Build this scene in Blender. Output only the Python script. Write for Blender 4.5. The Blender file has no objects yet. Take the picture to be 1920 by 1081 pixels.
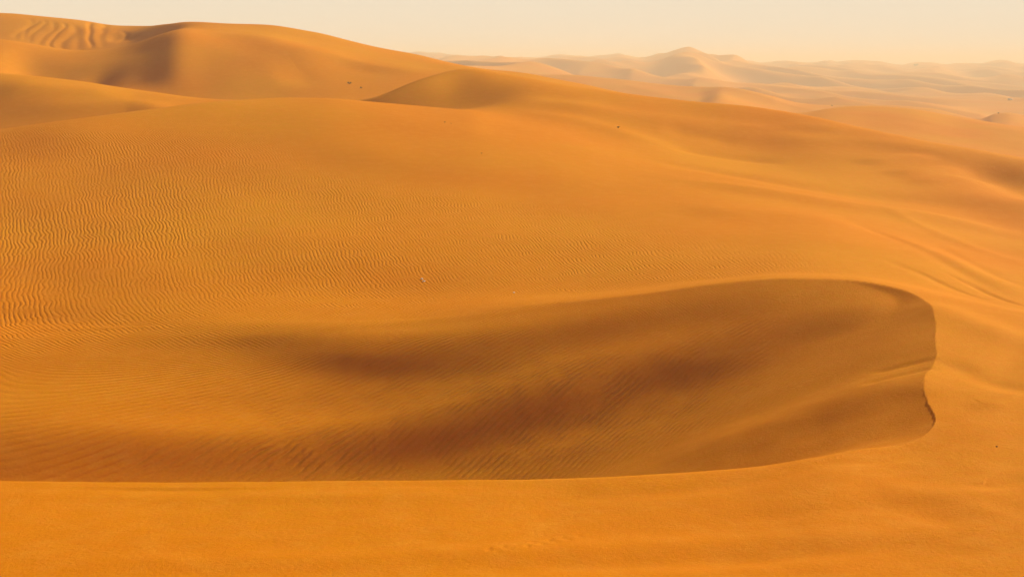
import bpy, math, random
import numpy as np

random.seed(4)
scene = bpy.context.scene
C = scene.collection

# ------------------------------------------------------------------ camera
W0, H0 = 1920.0, 1081.0
FOV = 40.0
F = (W0 / 2) / math.tan(math.radians(FOV / 2))      # focal length in photo pixels
PITCH = math.atan((540.5 - 122.0) / F)              # eye level lies at photo row 122
cam_d = bpy.data.cameras.new("camera")
cam_d.sensor_width = 36.0
cam_d.lens = 18.0 / math.tan(math.radians(FOV / 2))
cam_d.clip_start = 0.1
cam_d.clip_end = 30000.0
cam = bpy.data.objects.new("camera", cam_d)
C.objects.link(cam)
cam.rotation_euler = (math.pi / 2 - PITCH, 0, 0)
scene.camera = cam

# ------------------------------------------------------------------ light
SUN_EL = math.radians(25.0)
SUN_AZ = math.radians(50.0)          # from straight ahead (+Y) towards the right (+X)
sun_d = bpy.data.lights.new("sun", 'SUN')
sun_d.energy = 5.0
sun_d.angle = math.radians(3.0)
sun_d.color = (1.0, 0.97, 0.82)
sun = bpy.data.objects.new("sun", sun_d)
C.objects.link(sun)
sun.rotation_euler = (math.pi / 2 - SUN_EL, 0, math.pi - SUN_AZ)

world = bpy.data.worlds.new("World")
scene.world = world
world.use_nodes = True
nt = world.node_tree
nt.nodes.clear()
wo = nt.nodes.new('ShaderNodeOutputWorld')
bg = nt.nodes.new('ShaderNodeBackground')
sky = nt.nodes.new('ShaderNodeTexSky')
sky.sky_type = 'NISHITA'
sky.sun_disc = False
sky.sun_elevation = SUN_EL
sky.sun_rotation = SUN_AZ
sky.air_density = 1.0
sky.dust_density = 8.0
sky.ozone_density = 0.5
# dust hanging in the air veils the blue: the sky is cream in every direction
mixs = nt.nodes.new('ShaderNodeMix')
mixs.data_type = 'RGBA'
mixs.inputs[0].default_value = 0.98
# thick and bright near the horizon, thinner and darker towards the zenith
tc = nt.nodes.new('ShaderNodeTexCoord')
sep = nt.nodes.new('ShaderNodeSeparateXYZ')
nt.links.new(tc.outputs['Generated'], sep.inputs[0])
ramp = nt.nodes.new('ShaderNodeValToRGB')
nt.links.new(sep.outputs[2], ramp.inputs[0])
el = ramp.color_ramp.elements
el[0].position = 0.0; el[0].color = (0.585, 0.535, 0.435, 1)
el[1].position = 1.0; el[1].color = (0.07, 0.035, 0.01, 1)
for p_, c_ in ((0.10, (0.585, 0.535, 0.435)), (0.25, (0.33, 0.175, 0.055)), (0.5, (0.11, 0.062, 0.020))):
    e_ = el.new(p_); e_.color = (*c_, 1)
sc10 = nt.nodes.new('ShaderNodeVectorMath'); sc10.operation = 'SCALE'; sc10.inputs[3].default_value = 10.0
nt.links.new(ramp.outputs[0], sc10.inputs[0])
nt.links.new(sc10.outputs[0], mixs.inputs[7])
nt.links.new(sky.outputs[0], mixs.inputs[6])
nt.links.new(mixs.outputs[2], bg.inputs[0])
bg.inputs[1].default_value = 0.10
nt.links.new(bg.outputs[0], wo.inputs[0])

scene.view_settings.view_transform = 'Standard'
scene.view_settings.look = 'None'
scene.view_settings.exposure = 0.52
scene.view_settings.gamma = 1.0
scene.cycles.volume_bounces = 2
scene.cycles.max_bounces = 6
scene.cycles.diffuse_bounces = 3

# ------------------------------------------------------------------ helpers: landmark -> place in the world
CP, SP = math.cos(PITCH), math.sin(PITCH)
def ray(x, y):
    """direction through a landmark of the photo, scaled so that its Y is 1: (u, 1, t)"""
    dx = (x - 960.0) / F
    dv = (540.5 - y) / F
    Y = CP + dv * SP
    return dx / Y, (-SP + dv * CP) / Y

def pchip(xk, yk, x):
    xk = np.asarray(xk, float); yk = np.asarray(yk, float)
    h = np.diff(xk); d = np.diff(yk) / h
    m = np.zeros_like(yk)
    m[0] = d[0]; m[-1] = d[-1]
    for i in range(1, len(xk) - 1):
        if d[i - 1] * d[i] > 0:
            w1 = 2 * h[i] + h[i - 1]; w2 = h[i] + 2 * h[i - 1]
            m[i] = (w1 + w2) / (w1 / d[i - 1] + w2 / d[i])
    x = np.clip(x, xk[0], xk[-1])
    i = np.clip(np.searchsorted(xk, x) - 1, 0, len(h) - 1)
    t = (x - xk[i]) / h[i]
    return ((1 + 2*t) * (1-t)**2 * yk[i] + t * (1-t)**2 * h[i] * m[i]
            + t*t * (3 - 2*t) * yk[i+1] + t*t * (t-1) * h[i] * m[i+1])

# grid columns: u = X / Y
UF = math.tan(math.radians(FOV / 2)) / CP
u_in = np.linspace(-UF * 1.06, UF * 1.06, 980)
u_l = -UF * 1.06 - np.cumsum(np.geomspace(0.0009, 0.03, 110))[::-1]
U = np.concatenate([u_l, u_in, -u_l[::-1]])
NU = len(U)

def line_px(pts):
    """pts: (photo x, photo y, depth) -> depth(U), height(U)"""
    u, t, D = [], [], []
    for x, y, d in sorted(pts):
        a, b = ray(x, y)
        u.append(a); t.append(b); D.append(d)
    Yd = pchip(u, D, U)
    return Yd, pchip(u, t, U) * Yd
def line_z(pts):
    """pts: (photo x, height, depth)"""
    u = [ray(x, 400)[0] for x, _, _ in sorted(pts)]
    z = [p[1] for p in sorted(pts)]; D = [p[2] for p in sorted(pts)]
    return pchip(u, D, U), pchip(u, z, U)

X0, X1 = -3000, 5000
FARX = 2.1
near = [
 line_z([(X0, -1.75, 0.4), (X1, -1.75, 0.4)]),
 line_z([(X0, -3.2, 5.0), (X1, -3.2, 5.0)]),
 line_z([(X0, -8.8, 17.0), (X1, -8.8, 17.0)]),
 line_px([(X0, 1110, 33.0), (0, 1081, 33.0), (960, 1081, 33.0), (1920, 1081, 33.8), (X1, 1100, 34)]),
 # crest of the foreground dune, rim of the hollow
 line_px([(X0, 906, 42), (0, 912, 42), (400, 914, 42), (900, 913, 42), (1050, 910, 42.2), (1200, 903, 42.5), (1400, 887, 43.3),
          (1550, 861, 44.5), (1700, 827, 47.3), (1850, 776, 51), (1920, 748, 53.5), (2300, 650, 62), (X1, 600, 72)]),
]
# wall of the hollow, only inside it
hollow = [
 line_z([(X0, -18.6, 53.5), (0, -18.6, 53.5), (1200, -18.3, 53.5), (1500, -17.2, 53), (1750, -16.0, 53), (X1, -16, 53.5)]),
 line_px([(X0, 902, 59), (0, 902, 59), (400, 903, 59), (700, 904, 59.5), (1000, 899, 59.5), (1200, 892, 59), (1480, 864, 58), (1700, 815, 57.6), (X1, 810, 57.6)]),
 line_px([(X0, 855, 60.8), (0, 855, 60.8), (400, 855, 60.9), (700, 855, 61.1), (1000, 852, 61.2), (1200, 850, 60.8), (1480, 828, 59.6), (1700, 785, 59.0), (X1, 780, 59.0)]),
 line_px([(X0, 800, 63.7), (0, 800, 63.7), (400, 800, 63.5), (700, 800, 63.4), (1000, 798, 63), (1200, 800, 62.6), (1480, 790, 61.2), (1700, 755, 60.3), (X1, 750, 60.3)]),
 line_px([(X0, 740, 68), (0, 740, 68), (400, 740, 67.6), (700, 740, 66.8), (1000, 740, 65.6), (1200, 740, 64.9), (1480, 735, 63.2), (1700, 715, 62.2), (X1, 710, 62.2)]),
 line_px([(X0, 700, 71.3), (0, 700, 71.3), (400, 700, 70.6), (700, 700, 69), (1000, 695, 67.7), (1200, 700, 66.7), (1480, 695, 64.9), (1700, 680, 63.8), (X1, 675, 63.8)]),
 line_px([(X0, 655, 75), (0, 655, 75), (400, 655, 74), (700, 652, 71.3), (1000, 640, 70.4), (1200, 645, 69.1), (1480, 645, 67.2), (1700, 640, 66), (X1, 635, 66)]),
 line_px([(X0, 628, 78), (0, 628, 78), (400, 626, 76), (700, 620, 73.6), (1000, 603, 72.8), (1200, 595, 71.8), (1480, 590, 70.2), (1700, 590, 68), (X1, 585, 68)]),
]
back = [
 # rear rim of the hollow
 line_px([(X0, 612, 82), (0, 608, 81.5), (400, 606, 78), (700, 601, 76), (1000, 574, 75.5), (1200, 552, 75), (1350, 531, 75), (1480, 521, 75),
          (1600, 525, 74.3), (1700, 544, 72.3), (1800, 566, 71.5), (1920, 588, 71), (2400, 650, 70), (X1, 680, 74)]),
 line_px([(X0, 570, 86), (0, 566, 86), (400, 562, 85), (700, 560, 84), (1000, 548, 83), (1200, 533, 83), (1350, 519, 83), (1480, 507, 84),
          (1600, 512, 84), (1700, 528, 83), (1800, 552, 82), (1920, 582, 79), (2400, 640, 80), (X1, 640, 84)]),
 line_px([(X0, 500, 96), (0, 500, 95), (300, 490, 95), (700, 480, 95), (1000, 475, 95), (1200, 465, 96), (1480, 455, 97), (1700, 475, 97), (1920, 520, 96), (2400, 570, 96), (X1, 600, 96)]),
 line_px([(X0, 420, 110), (0, 400, 112), (300, 390, 112), (700, 360, 118), (1000, 370, 118), (1300, 380, 118), (1600, 412, 118), (1920, 470, 115), (X1, 560, 112)]),
 line_px([(X0, 340, 125), (0, 310, 128), (300, 290, 132), (600, 268, 136), (900, 285, 136), (1200, 320, 137), (1500, 355, 136), (1700, 392, 134), (1920, 440, 130), (X1, 540, 125)]),
 # crest of the rippled dune
 line_px([(X0, 330, 128), (-500, 290, 134), (0, 243, 142), (150, 222, 146), (300, 202, 154), (430, 188, 160), (520, 183, 164), (620, 184, 166), (700, 190, 167), (850, 205, 168),
          (1000, 222, 168), (1200, 258, 166), (1400, 298, 162), (1600, 325, 154), (1680, 337, 152), (1800, 358, 148), (1920, 380, 144), (X1, 520, 135)]),
 line_z([(X0, -15, 165), (0, -8.8, 166), (300, -8.0, 168), (620, -7.0, 178), (700, -6.6, 180), (850, -5.8, 181), (1000, -4.7, 181), (1200, -6.0, 181), (1400, -7.6, 180),
         (1600, -9.8, 172), (1800, -11.5, 165), (1920, -12.7, 160), (X1, -20, 155)]),
 # second crest line
 line_px([(X0, 250, 200), (-300, 128, 205), (0, 137, 198), (150, 153, 198), (250, 167, 197), (330, 177, 196), (420, 186, 195), (550, 191, 190), (640, 190, 188), (700, 183, 186), (760, 158, 190),
          (810, 142, 194), (870, 130, 200), (950, 140, 200), (1040, 156, 198), (1180, 176, 196), (1280, 188, 194), (1400, 200, 192), (1500, 214, 190), (1600, 236, 186),
          (1720, 262, 180), (1800, 275, 176), (1920, 298, 170), (2400, 370, 165), (X1, 420, 165)]),
 line_z([(X0, -10, 222), (0, -4, 222), (330, -6.5, 220), (640, -6, 218), (870, -5, 222), (1200, -9, 222), (1500, -13, 225), (1920, -18, 225), (X1, -24, 225)]),
 line_px([(X0, 160, 262), (-300, 60, 262), (0, 73, 262), (60, 83, 262), (150, 95, 260), (200, 93, 260), (260, 80, 262), (310, 62, 266), (340, 52, 268), (370, 62, 266), (430, 80, 262), (500, 88, 262),
          (600, 100, 262), (700, 117, 262), (800, 128, 262), (900, 140, 255), (1000, 152, 250), (1150, 182, 247), (1300, 208, 247), (1500, 250, 250), (1920, 330, 250), (X1, 400, 250)]),
 line_z([(X0, -4, 288), (0, 3.2, 288), (150, 1.2, 286), (260, 2.6, 286), (310, 4.6, 285), (350, 7.4, 284), (400, 7.6, 284), (500, 6.7, 284), (600, 4.8, 284), (700, 2.8, 284), (860, 0.0, 275), (1000, -2.6, 266),
         (1190, -6.6, 262), (1500, -14, 264), (1920, -20.5, 264), (X1, -24, 264)]),
 # crest of the tall ridge at the left, on the skyline
 line_px([(X0, 100, 345), (-300, 20, 340), (0, 26, 335), (60, 30, 335), (150, 38, 335), (230, 49, 335), (290, 48, 325), (340, 38, 305), (400, 42, 302), (500, 46, 300), (600, 62, 300), (700, 87, 300),
          (780, 103, 298), (860, 121, 290), (923, 132, 285), (973, 136, 282), (1040, 148, 280), (1190, 178, 278), (1350, 210, 278), (1500, 240, 280), (1920, 320, 285), (X1, 400, 285)]),
 line_z([(X0, -12, 345 + 40), (0, -8, 385), (900, -8, 345), (1200, -13, 340), (1500, -16, 340), (1700, -18, 340), (1920, -21, 335), (X1, -28, 335)]),
 line_px([(X0, 200, 410), (1000, 170, 405), (1200, 195, 405), (1400, 216, 400), (1500, 214, 400), (1560, 204, 405), (1620, 199, 410), (1700, 204, 405), (1800, 222, 400), (1920, 241, 390), (2300, 270, 390), (X1, 260, 400)]),
 line_z([(X0, -14, 450), (1000, -10, 450), (1300, -14, 455), (1500, -17, 460), (1920, -21, 450), (X1, -21, 450)]),
 line_px([(X0, 170, 540), (900, 150, 540), (1000, 150, 540), (1100, 160, 540), (1200, 172, 540), (1280, 181, 540), (1310, 180, 540), (1350, 167, 545), (1380, 174, 545), (1440, 191, 540),
          (1500, 206, 540), (1600, 214, 540), (1750, 220, 540), (1830, 230, 540), (1865, 214, 540), (1895, 208, 542), (1935, 214, 540), (2000, 225, 540), (2300, 210, 540), (X1, 210, 540)]),
 line_z([(X0, -12, 620), (1000, -8, 620), (1300, -12.5, 620), (1600, -18, 620), (1920, -20, 620), (X1, -20, 620)]),
 line_px([(X0, 160, 760), (700, 140, 760), (1000, 138, 760), (1150, 155, 760), (1300, 176, 760), (1500, 190, 760), (1700, 203, 760), (1920, 205, 760), (X1, 200, 760)]),
 line_px([(X0, 150, 1000), (700, 130, 1000), (1000, 126, 1000), (1200, 145, 1000), (1290, 150, 1000), (1400, 165, 1000), (1600, 176, 1000), (1920, 188, 1000), (X1, 180, 1000)]),
 line_px([(X0, 140, 1250), (700, 124, 1250), (900, 118, 1250), (1000, 120, 1250), (1200, 128, 1250), (1290, 112, 1250), (1350, 130, 1250), (1500, 145, 1250), (1600, 152, 1250), (1920, 158, 1250), (X1, 150, 1250)]),
 line_px([(X0, 130, 1600), (700, 112, 1600), (1000, 116, 1600), (1150, 116, 1600), (1200, 114, 1550), (1240, 106, 1480), (1290, 97, 1450), (1335, 107, 1480), (1375, 111, 1500), (1420, 124, 1600), (1600, 132, 1600), (1920, 136, 1600), (X1, 130, 1600)]),
 line_px([(X0, 112, 2100), (600, 100, 2100), (760, 104, 2100), (800, 101, 2100), (850, 108, 2100), (880, 109, 2000), (900, 106, 2000), (935, 113, 2000), (990, 115, 2000), (1040, 108, 2000), (1100, 111, 2000), (1155, 106, 2000), (1200, 114, 2000),
          (1290, 112, 2050), (1420, 120, 2100), (1480, 119, 2100), (1550, 117.5, 2100), (1575, 120, 2100), (1615, 116.5, 2100), (1650, 120, 2100), (1720, 121.5, 2100), (1770, 123, 2100), (1835, 123.5, 2100),
          (1860, 119, 2100), (1885, 116.5, 2100), (1925, 123, 2100), (2300, 116, 2100), (X1, 116, 2100)]),
 line_z([(X0, -20, 2700), (X1, -20, 2700)]),
 line_z([(X0, -12, 4600), (X1, -12, 4600)]),
]

def stack(lines):
    Y = np.array([l[0] for l in lines]); Z = np.array([l[1] for l in lines])
    Yn = np.where(Y > 380, 380 + (Y - 380) * FARX, Y)      # the far field is spread over its true distance
    Z = Z * Yn / Y; Y = Yn
    for k in range(1, len(Y)):
        Y[k] = np.maximum(Y[k], Y[k - 1] * 1.004 + 0.05)
    return Y, Z

def interp_cols(Yk, Zk, Yr):
    """shape preserving cubic along depth, every column at once. Yr: (rows,)"""
    K = len(Yk)
    h = np.diff(Yk, axis=0); d = np.diff(Zk, axis=0) / h
    m = np.zeros_like(Zk)
    m[0] = d[0]; m[-1] = d[-1]
    w1 = 2 * h[1:] + h[:-1]; w2 = h[1:] + 2 * h[:-1]
    same = d[:-1] * d[1:] > 0
    with np.errstate(divide='ignore', invalid='ignore'):
        mm = (w1 + w2) / (w1 / d[:-1] + w2 / d[1:])
    m[1:-1] = np.where(same, mm, 0.0)
    out = np.empty((len(Yr), Yk.shape[1]))
    for j in range(Yk.shape[1]):
        yk = Yk[:, j]
        i = np.clip(np.searchsorted(yk, Yr) - 1, 0, K - 2)
        t = np.clip((Yr - yk[i]) / h[i, j], 0, 1)
        zk = Zk[:, j]; mk = m[:, j]
        out[:, j] = ((1 + 2*t) * (1-t)**2 * zk[i] + t * (1-t)**2 * h[i, j] * mk[i]
                     + t*t * (3 - 2*t) * zk[i+1] + t*t * (t-1) * h[i, j] * mk[i+1])
    return out

YR = np.concatenate([np.geomspace(0.5, 30, 90)[:-1], np.geomspace(30, 90, 330)[:-1], np.geomspace(90, 350, 430)[:-1],
                     np.geomspace(350, 4200, 560)[:-1], np.geomspace(4200, 9400, 40)])
NR = len(YR)
GX = YR[:, None] * U[None, :]
GY = np.broadcast_to(YR[:, None], GX.shape).copy()

def blur_cols(A, s):
    """light smoothing across the columns of a control line stack, so no crease runs away from the viewer"""
    out = []
    for r, dep in zip(A, YP_[:, NU // 2] if len(A) == len(YP_) else YB_[:, NU // 2]):
        q = s if dep < 100 else (max(3, s // 2) if dep < 350 else 2)
        k = np.exp(-0.5 * (np.arange(-3*q, 3*q + 1) / q) ** 2); k /= k.sum()
        out.append(np.convolve(np.pad(r, 3*q, mode='edge'), k, mode='valid'))
    return np.array(out)

YP, ZP = stack(near + back)
YB, ZB = stack(near + hollow + back)
YP_, YB_ = YP.copy(), YB.copy()
YP = blur_cols(YP, 14); ZP = blur_cols(ZP, 10)
YB = blur_cols(YB, 14); ZB = blur_cols(ZB, 10)
P = interp_cols(YP, ZP, YR)
B = interp_cols(YB, ZB, YR)
NH = len(near) + len(hollow)
B2 = interp_cols(YB[:NH + 1], ZB[:NH + 1], YR)      # the wall alone, running straight up into a sharp rear rim

# ---- value noise in world metres
_rng = np.random.RandomState(11)
_perm = _rng.permutation(512)
_g = _rng.uniform(0, 2 * np.pi, 512)
def perlin(x, y, seed=0):
    x = x + seed * 37.7; y = y + seed * 91.3
    xi = np.floor(x).astype(int); yi = np.floor(y).astype(int)
    xf = x - xi; yf = y - yi
    def gr(ix, iy, fx, fy):
        a = _g[_perm[(_perm[ix & 511] + iy) & 511]]
        return np.cos(a) * fx + np.sin(a) * fy
    s = xf**3 * (xf * (xf * 6 - 15) + 10); t = yf**3 * (yf * (yf * 6 - 15) + 10)
    a = gr(xi, yi, xf, yf); b = gr(xi + 1, yi, xf - 1, yf)
    c = gr(xi, yi + 1, xf, yf - 1); d = gr(xi + 1, yi + 1, xf - 1, yf - 1)
    return 1.4 * ((a * (1 - s) + b * s) * (1 - t) + (c * (1 - s) + d * s) * t)

def smooth(a, b, x):
    t = np.clip((x - a) / (b - a), 0, 1)
    return t * t * (3 - 2 * t)

# ---- the hollow: rim drawn as a closed outline on the ground
def place(x, y, d):
    u, t = ray(x, y)
    return u * d, d
rim = [place(*p) for p in [
    (1050, 904, 42.2), (1200, 898, 42.5), (1400, 883, 43.3), (1550, 861, 44.7), (1650, 840, 46.2), (1715, 820, 47.5), (1745, 803, 48.9),
    (1752, 786, 50.4), (1738, 757, 52.6), (1730, 735, 54.4), (1735, 712, 56.3), (1750, 692, 58.1), (1757, 670, 60.1), (1753, 650, 62.1), (1754, 628, 64.2),
    (1751, 605, 66.5), (1744, 585, 68.6), (1728, 563, 70.6), (1700, 545, 72.2), (1650, 530, 73.4), (1600, 524.5, 74.3), (1480, 521, 75), (1350, 531, 75.05), (1200, 552, 75.1), (1000, 574, 75.5),
    (700, 601, 76), (400, 606, 78), (0, 608, 79.5), (-2600, 600, 80)]]
rim = [(-90.0, 42.0), (place(0, 906, 42)), (place(400, 908, 42)), (place(900, 907, 42))] + rim
rim = np.array(rim)

def seg_dist(px, py, poly, closed=False):
    best = np.full(px.shape, 1e9)
    n = len(poly)
    for i in range(n if closed else n - 1):
        ax, ay = poly[i]; bx, by = poly[(i + 1) % n]
        dx, dy = bx - ax, by - ay
        L = dx * dx + dy * dy + 1e-12
        t = np.clip(((px - ax) * dx + (py - ay) * dy) / L, 0, 1)
        best = np.minimum(best, np.hypot(px - ax - t * dx, py - ay - t * dy))
    return best
def inside(px, py, poly):
    r = np.zeros(px.shape, bool)
    n = len(poly)
    for i in range(n):
        x1, y1 = poly[i]; x2, y2 = poly[(i + 1) % n]
        if y1 == y2: continue
        c = ((y1 > py) != (y2 > py)) & (px < (x2 - x1) * (py - y1) / (y2 - y1) + x1)
        r ^= c
    return r
r0, r1 = np.searchsorted(YR, 40), np.searchsorted(YR, 84)
sx, sy = GX[r0:r1], GY[r0:r1]
# right hand wall: falls away from the rim towards the left, steep at first, then easing out
edge = rim[4:-3]
ye = np.array([p[1] for p in edge]); xe = np.array([p[0] for p in edge])
xedge = pchip(ye, xe, YR[r0:r1])[:, None]
Pz = P[r0:r1]
xe0 = xedge
xedge = xedge + (0.05 * perlin(sy / 1.1, sy * 0 + 4.2, 3) + 0.04 * perlin(sy / 0.35, sy * 0 + 1.2, 4)) * smooth(51, 54, sy) * (1 - smooth(66, 70, sy))
ins = np.where(sx > 4, (sx < xedge) & (sy > ye[0]) & (sy < ye[-1]), inside(sx, sy, rim))
dx_ = np.clip(xe0 - sx, 0, None) + (xedge - xe0) * np.exp(-np.clip(xe0 - sx, 0, None) / 0.8)
dx_ = np.clip(dx_, 0, None)
wall = Pz - (0.32 * dx_ + 0.55 * (1 - np.exp(-dx_ / 2.4)))
wS = smooth(-6, 5, sx)
Bz = B[r0:r1] * (1 - wS) + B2[r0:r1] * wS - 0.085 * np.clip(75 - sy, 0, 20) * smooth(-24, -6, sx) * smooth(46, 52, sy) - 3.6 * smooth(4, 16, sx) * smooth(47, 57, sy) * (1 - smooth(58, 71, sy))
def softmax2(a, b, k):
    return 0.5 * (a + b + np.sqrt((a - b) ** 2 + k * k))
low = softmax2(Bz, wall, 1.5 * (1 - np.exp(-dx_ / 5.0)))
ends = smooth(67, 73, sy)
low = low * (1 - ends) + np.minimum(Bz, Pz) * ends
yy_ = np.linspace(ye[0], ye[-1], 90)
dense = np.concatenate([rim[:4], np.stack([pchip(ye, xe, yy_), yy_], 1), rim[-3:]])
dist = seg_dist(sx, sy, dense)
low = softmax2(low, Pz - 0.44 * dist, 0.16 * (1 - np.exp(-dist / 1.5)))      # sand cannot stand steeper than it slides
low = np.minimum(low, Pz)
kh = np.exp(-0.5 * (np.arange(-75, 76) / 26.0) ** 2); kh /= kh.sum()
lowb = np.array([np.convolve(np.pad(r, 75, mode='edge'), kh, mode='valid') for r in low])
wh = smooth(1.5, 6.0, dist)
low = low * (1 - wh) + np.minimum(lowb, Pz) * wh
yb = YP[5][None, :]                      # depth of the rear rim
wB = 1 - smooth(9.0, 15.0, GX)
base = np.where(GY > yb - 0.5, P * (1 - wB) + B * wB, P)
Z = base.copy()
leftw = 1 - smooth(-8.0, 2.0, sx)        # towards the left the wall has no rim, it just rolls over
leftw = leftw * smooth(56, 66, sy)
low = low * (1 - leftw) + Bz * leftw
Z[r0:r1] = np.where(ins, low, base[r0:r1])

# roll the middle distance gently from column to column
s0, s1 = np.searchsorted(YR, 88), np.searchsorted(YR, 350)
kb = np.exp(-0.5 * (np.arange(-20, 21) / 6.0) ** 2); kb /= kb.sum()
bl = np.array([np.convolve(np.pad(r, 20, mode='edge'), kb, mode='valid') for r in Z[s0:s1]])
wb_ = (smooth(88, 95, YR[s0:s1]) * (1 - smooth(330, 350, YR[s0:s1])))[:, None]
Z[s0:s1] = Z[s0:s1] * (1 - wb_) + bl * wb_
# ---- far dune field
far = smooth(450, 800, GY) * (1 - smooth(6000, 8600, GY))
def dunefield(x, y):
    w = 60 * perlin(x / 420, y / 600, 5)
    n0 = perlin((x + w) / 170, (y + 0.5 * w) / 330, 6)
    sh = 55 * n0
    n1 = perlin((x + w + sh) / 115, (y + 0.6 * x + w) / 260, 7)
    rid = 1 - np.sqrt(n1 * n1 + 0.004) * 1.9
    n2 = perlin((x + 0.5 * w + 18 * rid) / 62, (y + 0.5 * x) / 130, 8)
    rid2 = 1 - np.sqrt(n2 * n2 + 0.006) * 2.0
    return rid * 1.0 + 0.38 * rid2 * (0.4 + 0.6 * np.clip(rid, 0, 1))
fr = GY[:, 0] > 430
DF = np.zeros_like(Z)
DF[fr] = dunefield(GX[fr] / 1.65, GY[fr] / 1.9) - 0.75
amp = np.interp(GY, [500, 1250, 2300, 3200, 4200, 9400], [4.5, 18.0, 27.0, 22.0, 18.0, 12.0])
Z += far * amp * DF

# ---- smaller relief laid over the dunes, each one drawn along its own track
def z_on(x, y, dmin=20.0):
    """depth at which the sight line of a landmark meets the sand"""
    u, t = ray(x, y)
    j = np.interp(u, U, np.arange(NU)); j0 = int(np.clip(j, 0, NU - 2)); f = j - j0
    col = Zb[:, j0] * (1 - f) + Zb[:, j0 + 1] * f
    ok = (col >= t * YR) & (YR > dmin)
    i = int(np.argmax(ok))
    if not ok.any():
        return 200.0
    a = col[i-1] - t * YR[i-1]; b = col[i] - t * YR[i]
    s = a / (a - b) if (a - b) != 0 else 0
    return YR[i-1] + (YR[i] - YR[i-1]) * min(max(s, 0), 1)
Zb = Z.copy()
def spot(x, y, dmin=20.0):
    d = z_on(x, y, dmin)
    u, t = ray(x, y)
    return u * d, d, t * d

def relief(pts, width, height, kind='ridge', dmin=20.0):
    """pts: landmarks; a ridge / groove (gauss), or a step, laid along them on the ground; tapers at both ends"""
    w = []
    for p in pts:
        w.append(spot(p[0], p[1], dmin)[:2])
    w = np.array(w)
    for _ in range(3):                    # round the corners of the track
        a_ = w[:-1] * 0.75 + w[1:] * 0.25; b_ = w[:-1] * 0.25 + w[1:] * 0.75
        w = np.concatenate([w[:1], np.stack([a_, b_], 1).reshape(-1, 2), w[-1:]])
    lo = w.min(0) - 5 * width; hi = w.max(0) + 5 * width
    ra, rb = np.searchsorted(YR, lo[1]), np.searchsorted(YR, hi[1])
    sx, sy = GX[ra:rb], GY[ra:rb]
    best = np.full(sx.shape, 1e9); sg = np.zeros(sx.shape); par = np.zeros(sx.shape)
    seg = np.hypot(*np.diff(w, axis=0).T); cum = np.concatenate([[0], np.cumsum(seg)])
    for i in range(len(w) - 1):
        ax, ay = w[i]; bx, by = w[i+1]
        dx, dy = bx - ax, by - ay; L = dx*dx + dy*dy + 1e-9
        t = np.clip(((sx - ax) * dx + (sy - ay) * dy) / L, 0, 1)
        d = np.hypot(sx - ax - t*dx, sy - ay - t*dy)
        m = d < best
        best = np.where(m, d, best)
        sg = np.where(m, np.sign(dx * (sy - ay) - dy * (sx - ax)), sg)
        par = np.where(m, (cum[i] + t * seg[i]) / cum[-1], par)
    taper = smooth(0, 0.3, par) * smooth(0, 0.3, 1 - par)
    if kind == 'ridge':
        g = np.exp(-0.5 * (best / width) ** 2)
    elif kind == 'lee':      # gentle on the left of the track, steep on its right
        s = best * sg
        g = np.where(s > 0, np.exp(-0.5 * (s / (1.6 * width)) ** 2), np.exp(-0.5 * (s / (0.45 * width)) ** 2))
    elif kind == 'face':     # a steeper stretch facing the viewer: lowered before the track, raised beyond it
        s = best * sg / width
        g = s * np.exp(0.5 - 0.5 * s * s)
    elif kind == 'cut':      # a scoop whose steep wall starts at the track, on its right
        s = np.maximum(-best * sg, 0) / width
        g = s ** 1.2 * np.exp(1.2 * (1 - s))
    Z[ra:rb] += height * g * taper
def dent(x, y, wx, wy, h, dmin=20.0):
    px_, py_, _ = spot(x, y, dmin)
    a, b = np.searchsorted(YR, py_ - 4 * wy), np.searchsorted(YR, py_ + 4 * wy)
    Z[a:b] += h * np.exp(-0.5 * (((GX[a:b] - px_) / wx) ** 2 + ((GY[a:b] - py_) / wy) ** 2))
# foreground: faint shoulders and hollows left by the wind
relief([(900, 940), (1300, 918), (1500, 888), (1700, 845), (1850, 792)], 0.45, -0.081)
relief([(1350, 920), (1560, 885), (1750, 838), (1880, 780)], 0.5, 0.069)
relief([(-100, 1050), (500, 1058), (1000, 1030), (1500, 1005), (2000, 975)], 0.55, 0.069)
relief([(700, 1075), (1200, 1055), (1600, 1035), (2000, 1010)], 0.5, -0.081)
relief([(-100, 925), (500, 932), (1100, 930)], 0.5, 0.041)
relief([(1765, 668), (1820, 700), (1880, 722), (1960, 735)], 0.7, -0.109)
relief([(1950, 620), (1890, 680), (1860, 725)], 0.6, -0.095)
relief([(1720, 560), (1800, 600), (1920, 640), (2000, 665)], 1.3, 0.204)
relief([(1800, 760), (1870, 765), (1930, 735)], 0.6, 0.082)
relief([(1810, 900), (1850, 915), (1960, 890)], 0.35, -0.081)
relief([(1700, 985), (1800, 960), (1930, 940)], 0.6, -0.069)
relief([(1600, 910), (1760, 930), (1930, 975)], 0.8, 0.081)
relief([(1180, 1090), (1500, 1052), (1800, 1020), (2000, 1005)], 0.35, 0.041)
relief([(1250, 985), (1500, 960), (1750, 945), (1960, 925)], 0.4, -0.041)
relief([(1480, 870), (1650, 868), (1800, 830), (1890, 800)], 0.25, -0.041)
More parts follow.
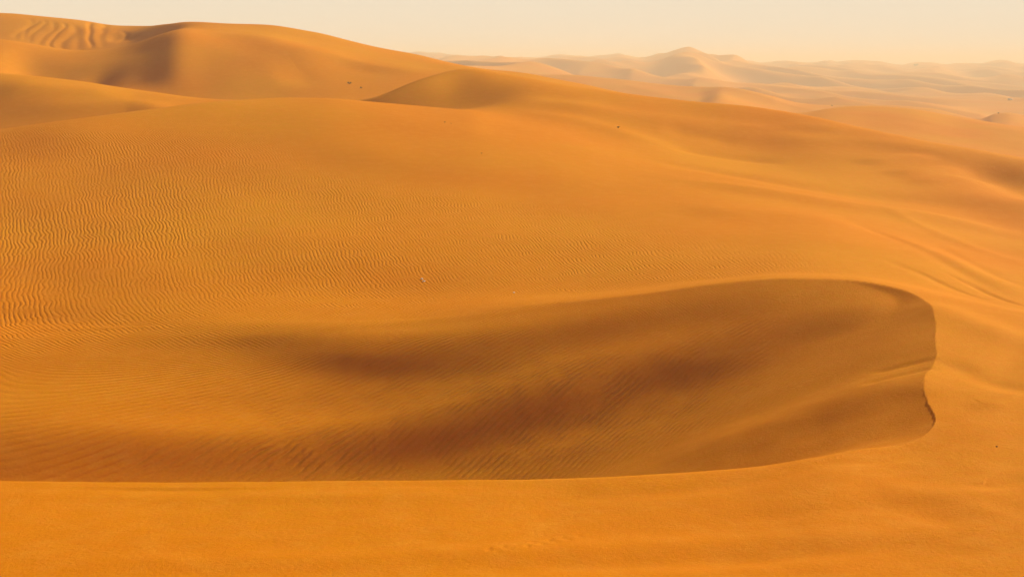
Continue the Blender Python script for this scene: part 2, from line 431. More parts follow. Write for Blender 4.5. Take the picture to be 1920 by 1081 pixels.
# wall of the hollow
relief([(1770, 672), (1700, 684), (1620, 706)], 0.25, -0.08, dmin=44)
relief([(1770, 690), (1700, 702), (1600, 735)], 0.25, -0.09, dmin=44)
relief([(1770, 690), (1600, 745), (1400, 815), (1200, 870)], 1.5, 0.20, dmin=44)
relief([(1760, 735), (1600, 785), (1450, 835)], 1.1, -0.09, dmin=44)
relief([(1560, 560), (1350, 580), (1150, 610), (1000, 638), (800, 665), (600, 684), (430, 696)][::-1], 1.4, 0.125, 'face', dmin=56)
relief([(1400, 620), (1230, 690), (1100, 745), (900, 805), (650, 840), (350, 858), (-200, 872)][::-1], 1.6, 0.36, 'face', dmin=56)
relief([(-600, 850), (0, 840), (300, 800), (600, 760), (900, 720)], 3.0, 0.20, 'face', dmin=56)
# grooves running down behind the hollow on the right
for a_, w_, h_ in (([(1560, 400), (1700, 455), (1800, 510), (1960, 598)], 0.55, -0.085), ([(1650, 430), (1760, 478), (1860, 525), (1960, 570)], 0.9, 0.13),
                   ([(1740, 450), (1840, 505), (1960, 555)], 0.5, -0.07), ([(1800, 520), (1870, 556), (1960, 600)], 0.28, -0.075), ([(1760, 505), (1850, 548), (1940, 595)], 0.25, -0.06),
                   ([(1640, 480), (1740, 520), (1850, 570)], 0.4, -0.05), ([(1700, 500), (1800, 545), (1880, 580)], 0.22, -0.05), ([(1600, 370), (1750, 430), (1960, 510)], 0.8, 0.09)):
    relief(a_, w_, h_, dmin=80)
relief([(1200, 330), (1400, 356), (1600, 388), (1800, 418), (2000, 455)], 2.2, 0.40, dmin=80)
relief([(1250, 395), (1450, 400), (1650, 430)], 3.0, 0.22, dmin=80)
relief([(1100, 290), (1300, 310), (1500, 352), (1700, 372), (1990, 400)], 2.0, -0.25, dmin=80)
# crest shoulders farther off
relief([(1230, 240), (1320, 254), (1400, 272)], 2.0, -0.22, dmin=80)
relief([(1240, 272), (1320, 287), (1480, 302)], 1.6, -0.26, dmin=80)
relief([(1340, 240), (1480, 238), (1620, 246)], 1.6, 0.19, dmin=80)
relief([(1380, 264), (1560, 262), (1700, 272), (1850, 300)], 2.2, 0.28, dmin=80)
relief([(1600, 306), (1680, 296), (1760, 290)], 1.2, 0.31, dmin=80)
relief([(1660, 330), (1730, 318), (1830, 312)], 1.2, 0.31, dmin=80)
relief([(1700, 345), (1780, 335), (1880, 330)], 1.2, 0.25, dmin=80)
relief([(1780, 300), (1850, 318), (1940, 350), (2040, 390)], 3.5, -1.05, dmin=80)
relief([(900, 150), (1000, 190), (1150, 215), (1350, 235)], 3.0, 0.31, dmin=80)
relief([(960, 215), (1050, 222), (1150, 245), (1260, 280)], 2.2, 0.28, dmin=80)
relief([(870, 175), (1000, 180), (1100, 195)], 3.0, -0.31, dmin=80)
# low dune at the left behind the rippled crest
relief([(-40, 206), (150, 208), (300, 198), (390, 192)], 2.5, 0.6, dmin=150)
relief([(-40, 165), (100, 172), (260, 180)], 3.0, 0.5, dmin=150)
# scooped flank of the left ridge
relief([(338, 56), (330, 84), (326, 120), (326, 178)], 9.0, -1.4, 'cut', dmin=205)
relief([(420, 60), (520, 85), (640, 120)], 5, 0.6, dmin=205)
relief([(500, 140), (620, 135), (700, 120)], 6, -0.7, dmin=205)
for x_, y_ in ((30, 105), (62, 112), (92, 118), (92, 135), (40, 128), (130, 125), (160, 140), (185, 132)):
    dent(x_, y_, 2.2, 5.0, -0.8, 205)
def gully(xa, ya, xb, yb, w, h):
    """a slide mark running down the face of the tall ridge (depth 290 .. 333)"""
    da, db = z_on(xa, ya, 292), z_on(xb, yb, 292)
    ua, ub = ray(xa, ya)[0], ray(xb, yb)[0]
    a, b = np.searchsorted(YR, db - 8), np.searchsorted(YR, da + 8)
    if b <= a: return
    t = np.clip((GY[a:b] - db) / max(da - db, 1.0), 0, 1)
    uc = (ub + (ua - ub) * t) + 0.004 * perlin(GY[a:b] / 9, GY[a:b] * 0 + xa, 2)
    d = (GX[a:b] / GY[a:b] - uc) * GY[a:b]
    Z[a:b] += h * np.exp(-0.5 * (d / w) ** 2) * smooth(db - 6, db, GY[a:b]) * (1 - smooth(da, da + 6, GY[a:b]))
for g_ in ((84, 42, 50, 72), (104, 46, 74, 80), (120, 50, 92, 84), (136, 54, 114, 86), (148, 60, 140, 88), (58, 42, 34, 66), (72, 42, 42, 70), (166, 44, 165, 82), (194, 46, 193, 84), (214, 62, 208, 82), (232, 64, 229, 80)):
    gully(*g_, random.uniform(0.35, 0.8), -random.uniform(0.08, 0.24))
for x_ in (216, 229, 240, 249):
    dent(x_, 71, 0.9, 2.5, -0.4, 292)
# footprints and scuffs in the foreground sand
for k_ in range(13):
    fx = 915 + k_ * 14 + random.uniform(-4, 4); fy = 1036 - k_ * 2.6 + (3 if k_ % 2 else -3)
    dent(fx, fy, 0.07, 0.13, -0.022 * random.uniform(0.5, 1.1), 25)
# let the scooped flank of the tall ridge roll over softly instead of creasing
ya_, yb_ = np.searchsorted(YR, 205), np.searchsorted(YR, 320)
ua_, ub_ = np.searchsorted(U, ray(220, 100)[0]), np.searchsorted(U, ray(460, 100)[0])
blk_ = Z[ya_:yb_, ua_ - 30:ub_ + 30]
kk = np.exp(-0.5 * (np.arange(-24, 25) / 7.0) ** 2); kk /= kk.sum()
sm_ = np.array([np.convolve(np.pad(r, 24, mode='edge'), kk, mode='valid') for r in blk_])
wt_ = (smooth(205, 225, YR[ya_:yb_]) * (1 - smooth(300, 320, YR[ya_:yb_])))[:, None] * (smooth(0, 30, np.arange(blk_.shape[1])) * smooth(0, 30, np.arange(blk_.shape[1])[::-1]))[None, :]
Z[ya_:yb_, ua_ - 30:ub_ + 30] = blk_ * (1 - wt_) + sm_ * wt_
# gentle unevenness everywhere
q = 0.10 * perlin(GX / 9, GY / 9, 1) * smooth(20, 40, GY) + 0.22 * perlin(GX / 28, GY / 34, 2) * smooth(80, 160, GY)
inner = np.zeros_like(Z); inner[r0:r1] = ins
Z += q * (1 - 0.7 * inner)
Z += 0.012 * perlin(GX / 1.3, GY / 1.3, 9) * (GY < 60)

# ------------------------------------------------------------------ ripples: one phase field over the sand, crossing the wind
Zb = Z.copy()
#RIPPLES
samples_a = [
 # photo x, y, angle of the ripple lines (deg, counter-clockwise from right), spacing in px
 (-250, 350, 92, 10), (-200, 500, 90, 10), (20, 330, 98, 10), (120, 300, 96, 9), (100, 420, 92, 10), (60, 560, 95, 10), (250, 330, 108, 9), (330, 370, 95, 10), (350, 460, 103, 9), (200, 540, 92, 9),
 (480, 300, 118, 8), (520, 400, 118, 8), (500, 480, 110, 8), (400, 540, 110, 8), (620, 440, 125, 8), (760, 400, 125, 7), (780, 460, 125, 7), (760, 520, 140, 7),
 (700, 570, 150, 6), (560, 560, 145, 6.5), (450, 590, 152, 6), (900, 420, 130, 7), (950, 500, 138, 6.5), (1050, 470, 138, 6.5), (1100, 520, 146, 6), (900, 560, 148, 6), (1250, 500, 150, 6), (1350, 500, 150, 6),
 (250, 600, 160, 7), (350, 640, 168, 6.5), (150, 640, 165, 7)]
samples_b = [
 (100, 720, 180, 8), (250, 700, 182, 8), (200, 790, 190, 8), (400, 740, 192, 8), (0, 780, 184, 8),
 (500, 700, 194, 8), (700, 720, 202, 8), (900, 720, 212, 9), (1000, 720, 222, 11), (1050, 780, 222, 11), (700, 850, 222, 14), (550, 870, 222, 15), (450, 870, 222, 15),
 (850, 850, 222, 12), (1000, 840, 222, 11), (1150, 750, 222, 10), (1300, 700, 218, 10), (300, 870, 218, 14), (150, 850, 202, 12),
 (1500, 700, 210, 9), (1400, 800, 216, 9), (850, 640, 195, 8), (1200, 640, 210, 9)]
DEG = 5
ij = [(i, j) for i in range(DEG + 1) for j in range(DEG + 1 - i) if i + j]
def phase_field(samples, yc_, ys_, xs_, xlim, ylim):
    A_, b_ = [], []
    for x, y, ang, sp in samples:
        a = math.radians(ang)
        p0 = spot(x, y, 44); p1 = spot(x + 6 * math.cos(a), y - 6 * math.sin(a), 44)
        p2 = spot(x + sp * math.sin(a), y + sp * math.cos(a), 44)
        X = p0[0] / xs_; Y = (p0[1] - yc_) / ys_
        gx = np.array([(i * X**(i-1) * Y**j if i else 0.0) / xs_ for i, j in ij])
        gy = np.array([(j * X**i * Y**(j-1) if j else 0.0) / ys_ for i, j in ij])
        tx, ty = p1[0] - p0[0], p1[1] - p0[1]
        n = math.hypot(tx, ty); tx /= n; ty /= n
        nx, ny = p2[0] - p0[0], p2[1] - p0[1]
        cx, cy = (ty, -tx) if (ty * nx - tx * ny) > 0 else (-ty, tx)
        lam = min(max(abs(nx * cx + ny * cy), 0.20), 0.48)
        A_.append(2 * (gx * tx + gy * ty)); b_.append(0)
        A_.append((gx * cx + gy * cy)); b_.append(1.0 / lam)
    A_ = np.array(A_); b_ = np.array(b_)
    reg = np.array([0.0015 * 1.8 ** (i + j - 1) for i, j in ij])
    coef = np.linalg.solve(A_.T @ A_ + np.diag(reg ** 2), A_.T @ b_)
    r_ = A_ @ coef
    print("ripple fit: along", np.abs(r_[0::2] / 2).mean(), "across", r_[1::2].min(), r_[1::2].max(), "wanted", b_[1::2].min(), b_[1::2].max())
    rr = slice(np.searchsorted(YR, 40), np.searchsorted(YR, 190))
    out = np.zeros_like(Z)
    xx = np.clip(GX[rr], *xlim) / xs_; yy = (np.clip(GY[rr], *ylim) - yc_) / ys_
    ph = np.zeros_like(xx)
    for c, (i, j) in zip(coef, ij):
        ph += c * xx**i * yy**j
    out[rr] = ph
    return out
phase = phase_field(samples_a, 105.0, 40.0, 40.0, (-90, 60), (60, 165))
phase_b = phase_field(samples_b, 66.0, 12.0, 25.0, (-45, 22), (50, 84))
# where the wind has drawn ripples
def patch(pts, soft):
    w = np.array([spot(x, y, 44)[:2] for x, y in pts])
    out = np.zeros_like(Z)
    s = slice(np.searchsorted(YR, 40), np.searchsorted(YR, 190))
    a, b = GX[s], GY[s]
    sd = seg_dist(a, b, w, True) * np.where(inside(a, b, w), 1, -1)
    sd = sd + 2.5 * perlin(a / 9, b / 9, 21)
    out[s] = smooth(-soft, soft, sd)
    return out
rmask = patch([(-200, 262), (100, 255), (300, 225), (520, 200), (560, 235), (480, 290), (560, 340), (700, 345), (850, 370), (1000, 385), (1200, 430), (1420, 480),
               (1500, 512), (1250, 545), (1000, 570), (700, 600), (450, 620), (500, 660), (0, 690), (-300, 690)], 6.0)
rmask2 = patch([(-200, 690), (200, 675), (600, 650), (1000, 660), (1150, 640), (1400, 620), (1500, 700), (1350, 800), (1100, 895), (700, 903), (300, 903), (-200, 880)], 2.5)
var_ = 0.55 + 0.45 * smooth(-0.5, 0.5, perlin(GX / 7, GY / 9, 17))
rmask_b = rmask2 * var_ * 2.4 * smooth(49, 54, GY)
rmask = rmask * (1 - 0.85 * rmask2)
rmask_c = patch([(250, 905), (300, 850), (500, 825), (800, 790), (980, 700), (1100, 680), (1250, 700), (1150, 800), (1000, 895), (700, 904)], 1.5)
rmask_b = rmask_b * (0.85 + 0.35 * rmask_c) * (0.25 + 0.75 * smooth(-28, -15, GX))
phase = phase * 1.38
phase_b = phase_b * 1.22
rmask = rmask * (0.55 + 0.45 * smooth(-0.5, 0.5, perlin(GX / 12, GY / 16, 13)))
drag = np.zeros_like(Z)

# ------------------------------------------------------------------ sand material
def new_mat(name):
    m = bpy.data.materials.new(name)
    m.use_nodes = True
    n = m.node_tree.nodes; l = m.node_tree.links
    return m, n, l, n["Principled BSDF"]
def sand_material():
    m, n, l, bs = new_mat("sand")
    geo = n.new('ShaderNodeNewGeometry')
    def noise(scale, det=3, rough=0.5, vec=None):
        t = n.new('ShaderNodeTexNoise'); t.inputs['Scale'].default_value = scale
        t.inputs['Detail'].default_value = det; t.inputs['Roughness'].default_value = rough
        l.new(vec if vec else geo.outputs['Position'], t.inputs['Vector'])
        return t.outputs['Fac']
    def math_(op, a, b=None, c=None):
        t = n.new('ShaderNodeMath'); t.operation = op
        for i, v in enumerate((a, b, c)):
            if v is None: continue
            if isinstance(v, (int, float)): t.inputs[i].default_value = v
            else: l.new(v, t.inputs[i])
        return t.outputs[0]
    def mix(fac, c1, c2):
        t = n.new('ShaderNodeMix'); t.data_type = 'RGBA'
        if isinstance(fac, (int, float)): t.inputs[0].default_value = fac
        else: l.new(fac, t.inputs[0])
        for i, c in ((6, c1), (7, c2)):
            if isinstance(c, tuple): t.inputs[i].default_value = (*c, 1)
            else: l.new(c, t.inputs[i])
        return t.outputs[2]
    def remap(v, a, b):
        t = n.new('ShaderNodeMapRange'); t.inputs[1].default_value = a; t.inputs[2].default_value = b
        l.new(v, t.inputs[0]); return t.outputs[0]
    # iron-red and paler yellow sand sorted by the wind, at three sizes
    big = remap(noise(0.035, 3, 0.55), 0.35, 0.65)
    c = mix(big, (0.66, 0.208, 0.0002), (0.64, 0.258, 0.0012))
    mid = remap(noise(0.9, 4, 0.6), 0.45, 0.70)
    c = mix(math_('MULTIPLY', mid, 0.45), c, (0.72, 0.275, 0.020))
    mot = remap(noise(2.6, 4, 0.65), 0.42, 0.62)
    c = mix(math_('MULTIPLY', mot, 0.4), c, (0.68, 0.185, 0.004))
    fine = remap(noise(9.0, 3, 0.7), 0.35, 0.65)
    c = mix(math_('MULTIPLY', fine, 0.30), c, (0.55, 0.15, 0.000))
    l.new(c, bs.inputs['Base Color'])
    bs.inputs['Roughness'].default_value = 0.85
    bs.inputs['Specular IOR Level'].default_value = 0.02
    # wind ripples
    n1 = math_('SUBTRACT', noise(0.45, 2, 0.5), 0.5)
    n2 = math_('SUBTRACT', noise(1.7, 2, 0.5), 0.5)
    vary = math_('MULTIPLY_ADD', remap(noise(0.8, 2, 0.5), 0.32, 0.62), 0.85, 0.18)
    def ripple(pn, an, w1, w2):
        ap = n.new('ShaderNodeAttribute'); ap.attribute_name = pn
        am = n.new('ShaderNodeAttribute'); am.attribute_name = an
        p = math_('ADD', ap.outputs['Fac'], math_('MULTIPLY', n1, w1))
        p = math_('ADD', p, math_('MULTIPLY', n2, w2))
        s = math_('SINE', math_('MULTIPLY', p, 2 * math.pi))
        s2 = math_('SINE', math_('MULTIPLY_ADD', p, 4 * math.pi, 1.2))
        s = math_('MULTIPLY_ADD', s2, 0.22, s)
        return math_('MULTIPLY', math_('MULTIPLY', s, am.outputs['Fac']), vary)
    hgt = math_('ADD', ripple('ripple_phase', 'ripple_amount', 2.8, 0.6), ripple('ripple_phase_b', 'ripple_amount_b', 0.8, 0.25))
    b1 = n.new('ShaderNodeBump'); b1.inputs['Strength'].default_value = 1.0; b1.inputs['Distance'].default_value = 0.0150
    l.new(hgt, b1.inputs['Height'])
    b2 = n.new('ShaderNodeBump'); b2.inputs['Strength'].default_value = 1.0; b2.inputs['Distance'].default_value = 0.034
    l.new(noise(6.0, 6, 0.8), b2.inputs['Height'])
    l.new(b1.outputs[0], b2.inputs['Normal'])
    l.new(b2.outputs[0], bs.inputs['Normal'])
    return m
SAND = sand_material()

# ------------------------------------------------------------------ ground meshes (shared edges, shared normals)
def grid_normals():
    dxu = np.gradient(GX, axis=1); dzu = np.gradient(Z, axis=1)
    dxr = np.gradient(GX, axis=0); dyr = np.gradient(GY, axis=0); dzr = np.gradient(Z, axis=0)
    a = np.stack([dxu, np.zeros_like(dxu), dzu], -1); b = np.stack([dxr, dyr, dzr], -1)
    nn = np.cross(a, b); nn /= np.linalg.norm(nn, axis=-1, keepdims=True)
    return nn
NN = grid_normals()
VID = np.arange(NR * NU).reshape(NR, NU)
owner = np.zeros((NR - 1, NU - 1), int)
yc = 0.5 * (YR[1:] + YR[:-1])[:, None]
def yline(k):
    a = YP[k]; return 0.5 * (a[1:] + a[:-1])[None, :]
owner[yc > yline(4) + 1.5] = 1
owner[yc > yline(11)] = 2            # beyond the rippled dune's crest
owner[yc > yline(17)] = 3            # beyond the tall ridge
names = ['foreground_dune', 'rippled_dune', 'ridge_dunes', 'far_dunes']
def ground(name, mask):
    ri, ci = np.nonzero(mask)
    q = np.stack([VID[ri, ci], VID[ri, ci + 1], VID[ri + 1, ci + 1], VID[ri + 1, ci]], 1)
    ids, inv = np.unique(q.ravel(), return_inverse=True)
    me = bpy.data.meshes.new(name)
    nq = len(q)
    me.vertices.add(len(ids)); me.loops.add(nq * 4); me.polygons.add(nq)
    co = np.stack([GX.ravel()[ids], GY.ravel()[ids], Z.ravel()[ids]], 1).astype(np.float32)
    me.vertices.foreach_set('co', co.ravel())
    me.loops.foreach_set('vertex_index', inv.astype(np.int32).ravel())
    me.polygons.foreach_set('loop_start', np.arange(0, nq * 4, 4, dtype=np.int32))
    try: me.polygons.foreach_set('loop_total', np.full(nq, 4, dtype=np.int32))
    except Exception: pass
    me.update(calc_edges=True)
    me.polygons.foreach_set('use_smooth', np.ones(nq, dtype=bool))
    for an, arr in (('ripple_phase', phase), ('ripple_amount', rmask), ('ripple_phase_b', phase_b), ('ripple_amount_b', rmask_b)):
        at = me.attributes.new(an, 'FLOAT', 'POINT')
        at.data.foreach_set('value', arr.ravel()[ids].astype(np.float32))
    me.normals_split_custom_set_from_vertices(NN.reshape(-1, 3)[ids].tolist())
    me.materials.append(SAND)
    o = bpy.data.objects.new(name, me); C.objects.link(o)
    o['kind'] = 'structure'
    return o
for k, nm in enumerate(names):
    ground(nm, owner == k)

# ------------------------------------------------------------------ small things on the sand
import bmesh
def mat(name, col, rough=0.6, metal=0.0, var=0.15, scale=8.0, spec=0.4):
    m, n, l, bs = new_mat(name)
    t = n.new('ShaderNodeTexNoise'); t.inputs['Scale'].default_value = scale; t.inputs['Detail'].default_value = 4
    tcn = n.new('ShaderNodeTexCoord'); l.new(tcn.outputs['Object'], t.inputs['Vector'])
    mx = n.new('ShaderNodeMix'); mx.data_type = 'RGBA'
    l.new(t.outputs['Fac'], mx.inputs[0])
    mx.inputs[6].default_value = (*[c * (1 - var) for c in col], 1)
    mx.inputs[7].default_value = (*[min(1, c * (1 + var)) for c in col], 1)
    l.new(mx.outputs[2], bs.inputs['Base Color'])
    bs.inputs['Roughness'].default_value = rough; bs.inputs['Metallic'].default_value = metal
    bs.inputs['Specular IOR Level'].default_value = spec
    return m
M_LEAF = mat("dry_leaf", (0.10, 0.085, 0.022), 0.8, 0, 0.4, 3)
M_TWIG = mat("twig", (0.11, 0.06, 0.025), 0.9, 0, 0.3, 6)
M_PLASTIC = mat("white_plastic", (0.80, 0.78, 0.74), 0.35, 0, 0.08, 12)
M_PAINT = mat("white_paint", (0.80, 0.79, 0.76), 0.3, 0, 0.04, 2)
M_GLASS = mat("dark_glass", (0.03, 0.032, 0.035), 0.08, 0, 0.2, 2, 0.8)
M_TYRE = mat("tyre_rubber", (0.03, 0.03, 0.03), 0.85, 0, 0.2, 5)
M_RIM = mat("wheel_metal", (0.5, 0.5, 0.5), 0.35, 0.8, 0.1, 5)
M_TRIM = mat("dark_trim", (0.05, 0.05, 0.05), 0.6, 0, 0.1, 5)
M_LAMP = mat("lamp_glass", (0.7, 0.7, 0.66), 0.15, 0, 0.1, 9)
M_RED = mat("tail_lamp_glass", (0.45, 0.03, 0.02), 0.2, 0, 0.1, 9)
M_STONE = mat("pebble_stone", (0.10, 0.06, 0.035), 0.8, 0, 0.3, 30)

def link(name, bm, m, parent=None, loc=None, smooth_=True):
    me = bpy.data.meshes.new(name); bm.to_mesh(me); bm.free()
    if smooth_:
        for p in me.polygons: p.use_smooth = True
    me.materials.append(m)
    o = bpy.data.objects.new(name, me); C.objects.link(o)
    if parent: o.parent = parent
    if loc: o.location = loc
    return o
def thing(name, loc, rz=0.0, tilt=(0, 0)):
    o = bpy.data.objects.new(name, None); C.objects.link(o)
    o.location = loc; o.rotation_euler = (tilt[0], tilt[1], rz); o.empty_display_size = 0.3
    return o
def tag(o, label, cat, group=None):
    o['label'] = label; o['category'] = cat
    if group: o['group'] = group

def stems_bm(rnd, n, rad, hgt, thick, lean=0.8):
    bm = bmesh.new(); tips = []
    for i in range(n):
        a = rnd.uniform(0, 2 * math.pi); L = rnd.uniform(0.5, 1.0)
        end = (math.cos(a) * rad * lean * L, math.sin(a) * rad * lean * L, hgt * rnd.uniform(0.55, 1.0) * (1.1 - 0.4 * L))
        pts = []
        for k in range(5):
            t = k / 4
            pts.append((end[0] * t ** 1.2, end[1] * t ** 1.2, -0.15 * hgt * (1 - t) + end[2] * t ** 0.85))
        prev = None
        for k, p in enumerate(pts):
            r = thick * (1 - 0.75 * k / 4)
            ring = [bm.verts.new((p[0] + r * math.cos(q), p[1] + r * math.sin(q), p[2])) for q in (0, 2.09, 4.19)]
            if prev:
                for j in range(3): bm.faces.new((prev[j], prev[(j + 1) % 3], ring[(j + 1) % 3], ring[j]))
            prev = ring
        tips.append(end)
    return bm, tips
def foliage_bm(rnd, tips, rad, hgt, leaf, per):
    bm = bmesh.new()
    for tx, ty, tz in tips:
        for _ in range(per):
            t = rnd.uniform(0.45, 1.08)
            c = [tx * t + rnd.gauss(0, rad * 0.13), ty * t + rnd.gauss(0, rad * 0.13), max(0.02, tz * t ** 0.8 + rnd.gauss(0, hgt * 0.09))]
            a, b = rnd.uniform(0, 6.28), rnd.uniform(-0.9, 0.9)
            d = (math.cos(a) * math.cos(b), math.sin(a) * math.cos(b), math.sin(b))
            e = (-math.sin(a), math.cos(a), rnd.uniform(-0.5, 0.5))
            l_ = leaf * rnd.uniform(0.6, 1.3); w_ = l_ * 0.32
            v = [bm.verts.new([c[i] + d[i] * l_ * s + e[i] * w_ * q for i in range(3)]) for s, q in ((-0.5, 0), (0, -0.5), (0.5, 0), (0, 0.5))]
            bm.faces.new(v)
    return bm
def shrub(x, y, width_px, label, seed, dmin=80, hf=0.5, name='desert_shrub', group='shrubs scattered over the dunes'):
    rnd = random.Random(seed)
    X, Y, Zs = spot(x, y, dmin)
    rad = width_px * Y / F / 2; h = rad * 2 * hf
    r = thing(name, (X, Y, Zs), rnd.uniform(0, 6))
    tag(r, label, 'shrub', group)
    bm, tips = stems_bm(rnd, 16, rad, h, rad * 0.03)
    link('stems', bm, M_TWIG, r)
    link('foliage', foliage_bm(rnd, tips, rad, h, rad * 0.17, 34), M_LEAF, r, smooth_=False)
    return r
shrub(655, 158, 11, 'larger olive shrub in the pair low on the flank of the tall left ridge', 1, 205)
shrub(677, 166, 7, 'smaller right hand shrub of the pair low on the flank of the tall left ridge', 2, 205)
shrub(1159, 240, 8, 'lone dark shrub on the smooth slope right of the middle dune', 3)
shrub(834, 230, 5, 'tiny brown shrub just below the crest of the rippled dune', 4)
shrub(846, 232, 3, 'tiniest dry tuft beside the small brown shrub below the rippled crest', 5)
shrub(903, 288, 4, 'tiny dry tuft alone on the pale upper slope of the rippled dune', 6)
shrub(1747, 214, 6, 'hazy shrub on the far sand behind the low orange dune', 7, 430)
shrub(1872, 213, 5, 'hazy shrub at the foot of the small far dune at the right edge', 8, 430)
shrub(1560, 199, 4.5, 'faint hazy shrub on far sand over the crest of the low orange dune', 9, 430)

# broad tree on the skyline
rnd = random.Random(31)
X, Y, Zt = spot(1717, 124, 2900)
tr = thing('desert_tree', (X, Y, Zt)); tag(tr, 'broad low grey green tree standing alone on the hazy skyline', 'tree')
bm, tips = stems_bm(rnd, 14, 8.0, 6.0, 0.5, 0.9)
link('trunk', bm, M_TWIG, tr)
link('crown', foliage_bm(rnd, tips + [(t[0] * 0.8 + rnd.uniform(-1, 1), t[1], t[2] * 0.95) for t in tips], 8.0, 6.0, 1.3, 60), M_LEAF, tr, smooth_=False)

# litter
def scrap(x, y, size, label, seed, flat=0.45):
    rnd = random.Random(seed)
    X, Y, Zs = spot(x, y, 60)
    s_ = size * Y / F / 2
    bm = bmesh.new()
    bmesh.ops.create_icosphere(bm, subdivisions=3, radius=1.0)
    for v in bm.verts:
        c = v.co
        q = 1 + 0.22 * math.sin(5 * c.x + seed) * math.cos(4 * c.y) + 0.16 * math.sin(9 * c.z + 7 * c.x) + rnd.uniform(-0.06, 0.06)
        v.co = (c.x * q * s_, c.y * q * s_ * 0.7, c.z * q * s_ * flat)
    o = link('plastic_scrap', bm, M_PLASTIC, None, (X, Y, Zs + s_ * flat * 0.5), smooth_=False)
    o.rotation_euler.z = rnd.uniform(-0.5, 0.5)
    tag(o, label, 'plastic scrap', 'white plastic scraps on the rippled sand')
scrap(794.5, 527.5, 5.5, 'bright white crumpled plastic scrap, nearer one of the close pair on rippled sand', 1)
scrap(791.0, 523.5, 4.5, 'small pale plastic scrap just behind the brighter white one on rippled sand', 2, 0.6)
scrap(963.5, 548.5, 4.0, 'single small whitish scrap lying alone near the rim of the dark hollow', 3)

bm = bmesh.new(); bmesh.ops.create_icosphere(bm, subdivisions=2, radius=1.0)
for v in bm.verts:
    q = 1 + 0.15 * math.sin(4 * v.co.x + 1) + 0.1 * math.cos(5 * v.co.y)
    v.co = (v.co.x * 0.035 * q, v.co.y * 0.028 * q, v.co.z * 0.022 * q)
X, Y, Zs = spot(1869, 837, 30)
o = link('pebble', bm, M_STONE, None, (X, Y, Zs + 0.01)); tag(o, 'small dark pebble alone on the bright sand near the right edge', 'pebble')

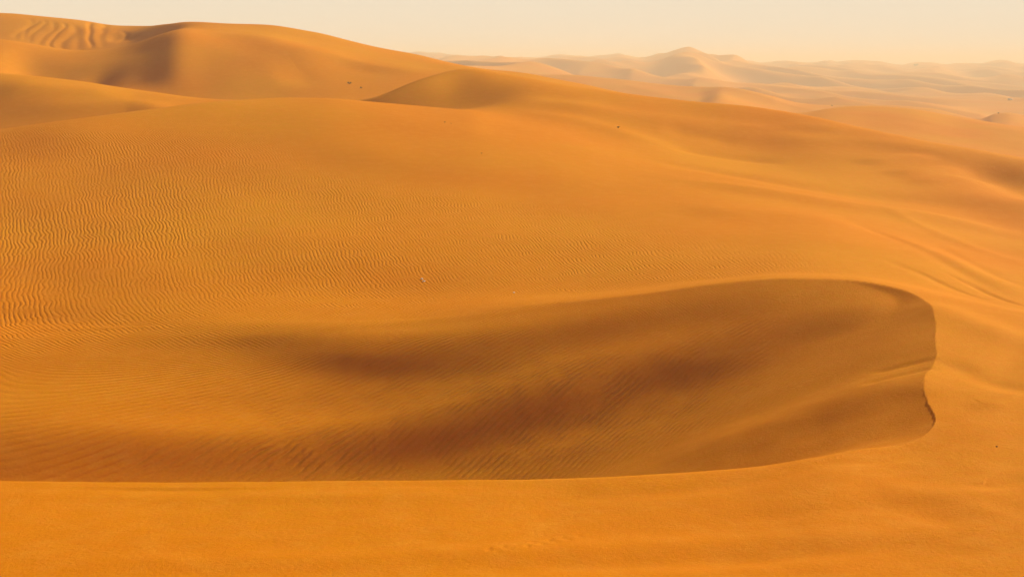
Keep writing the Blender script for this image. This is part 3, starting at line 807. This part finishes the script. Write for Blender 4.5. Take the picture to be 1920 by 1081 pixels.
# off-road car far away
def box_bm(sections):
    """loft of rectangular sections along x: (x, half width bottom, z bottom, half width top, z top)"""
    bm = bmesh.new(); prev = None
    for x, wb, zb, wt, zt in sections:
        v = [bm.verts.new(p) for p in ((x, -wb, zb), (x, wb, zb), (x, wt, zt), (x, -wt, zt))]
        if prev:
            for j in range(4): bm.faces.new((prev[j], prev[(j + 1) % 4], v[(j + 1) % 4], v[j]))
        else: bm.faces.new(v[::-1])
        prev = v
    bm.faces.new(prev)
    bmesh.ops.recalc_face_normals(bm, faces=bm.faces)
    bmesh.ops.bevel(bm, geom=list(bm.edges), offset=0.05, segments=2, affect='EDGES')
    return bm
def quad_bm(quads):
    bm = bmesh.new()
    for q in quads: bm.faces.new([bm.verts.new(p) for p in q])
    r_ = bmesh.ops.extrude_face_region(bm, geom=list(bm.faces))
    return bm
def car(x, y, rz, dmin):
    X, Y, Zs = spot(x, y, dmin)
    r = thing('parked_car', (X, Y, Zs), rz); tag(r, 'white off road car far away on the hazy dunes at the right', 'car')
    link('body', box_bm([(-2.35, 0.88, 0.45, 0.88, 1.05), (-2.2, 0.93, 0.4, 0.93, 1.15), (0.9, 0.93, 0.4, 0.93, 1.15), (2.1, 0.9, 0.42, 0.88, 1.08), (2.38, 0.82, 0.5, 0.8, 0.95)]), M_PAINT, r)
    link('roof', box_bm([(-2.15, 0.80, 1.72, 0.74, 1.80), (0.35, 0.80, 1.72, 0.74, 1.82)]), M_PAINT, r)
    link('window_band', box_bm([(-2.22, 0.88, 1.12, 0.80, 1.73), (0.45, 0.88, 1.12, 0.80, 1.73), (1.05, 0.86, 1.12, 0.84, 1.16)]), M_GLASS, r)
    for sx_ in (-1, 1):
        for px_ in (-2.1, -1.1, -0.1, 0.62):
            link('pillar', box_bm([(px_ - 0.05, 0.02, 1.13, 0.02, 1.74), (px_ + 0.05, 0.02, 1.13, 0.02, 1.74)]), M_PAINT, r, (0, sx_ * 0.86, 0)) if px_ < 0.5 else None
        link('headlight', box_bm([(2.28, 0.14, 0.75, 0.14, 0.92), (2.42, 0.12, 0.77, 0.12, 0.9)]), M_LAMP, r, (0, sx_ * 0.62, 0))
        link('tail_lamp', box_bm([(-2.42, 0.07, 0.85, 0.07, 1.1), (-2.3, 0.07, 0.85, 0.07, 1.1)]), M_RED, r, (0, sx_ * 0.78, 0))
        for wx in (-1.4, 1.4):
            bm = bmesh.new()
            bmesh.ops.create_cone(bm, cap_ends=True, segments=28, radius1=0.39, radius2=0.39, depth=0.26)
            bmesh.ops.bevel(bm, geom=[e for e in bm.edges if abs(e.verts[0].co.z - e.verts[1].co.z) < 1e-4], offset=0.05, segments=2, affect='EDGES')
            w_ = link('wheel', bm, M_TYRE, r, (wx, sx_ * 0.84, 0.37)); w_.rotation_euler.x = math.pi / 2
            bm = bmesh.new(); bmesh.ops.create_cone(bm, cap_ends=True, segments=20, radius1=0.22, radius2=0.19, depth=0.285)
            link('rim', bm, M_RIM, w_)
    link('bumper', box_bm([(2.3, 0.86, 0.4, 0.86, 0.6), (2.46, 0.8, 0.42, 0.8, 0.58)]), M_TRIM, r)
    link('bumper', box_bm([(-2.46, 0.86, 0.42, 0.86, 0.6), (-2.3, 0.86, 0.42, 0.86, 0.6)]), M_TRIM, r)
car(1894, 188, math.radians(20), 700)

# ------------------------------------------------------------------ haze: dusty air round the whole place
def haze():
    me = bpy.data.meshes.new("haze")
    x0, x1, y0, y1, z0, z1 = -14500, 14500, -60, 9800, float(Z.min()) - 1.0, max(float(Z.max()), 2.0) + 1.5
    v = [(x, y, z) for z in (z0, z1) for y in (y0, y1) for x in (x0, x1)]
    f = [(0, 2, 3, 1), (4, 5, 7, 6), (0, 1, 5, 4), (2, 6, 7, 3), (0, 4, 6, 2), (1, 3, 7, 5)]
    me.from_pydata(v, [], f); me.update()
    m = bpy.data.materials.new("dusty_air"); m.use_nodes = True
    n = m.node_tree.nodes; l = m.node_tree.links
    n.remove(n["Principled BSDF"])
    pv = n.new('ShaderNodeVolumePrincipled')
    pv.inputs['Color'].default_value = (0.92, 0.89, 0.72, 1)
    pv.inputs['Density'].default_value = 0.00042
    pv.inputs['Anisotropy'].default_value = 0.0
    l.new(pv.outputs[0], n["Material Output"].inputs['Volume'])
    me.materials.append(m)
    o = bpy.data.objects.new("haze", me); C.objects.link(o)
    o['kind'] = 'stuff'
haze()
print("verts", NR * NU, "zrange", Z.min(), Z.max())
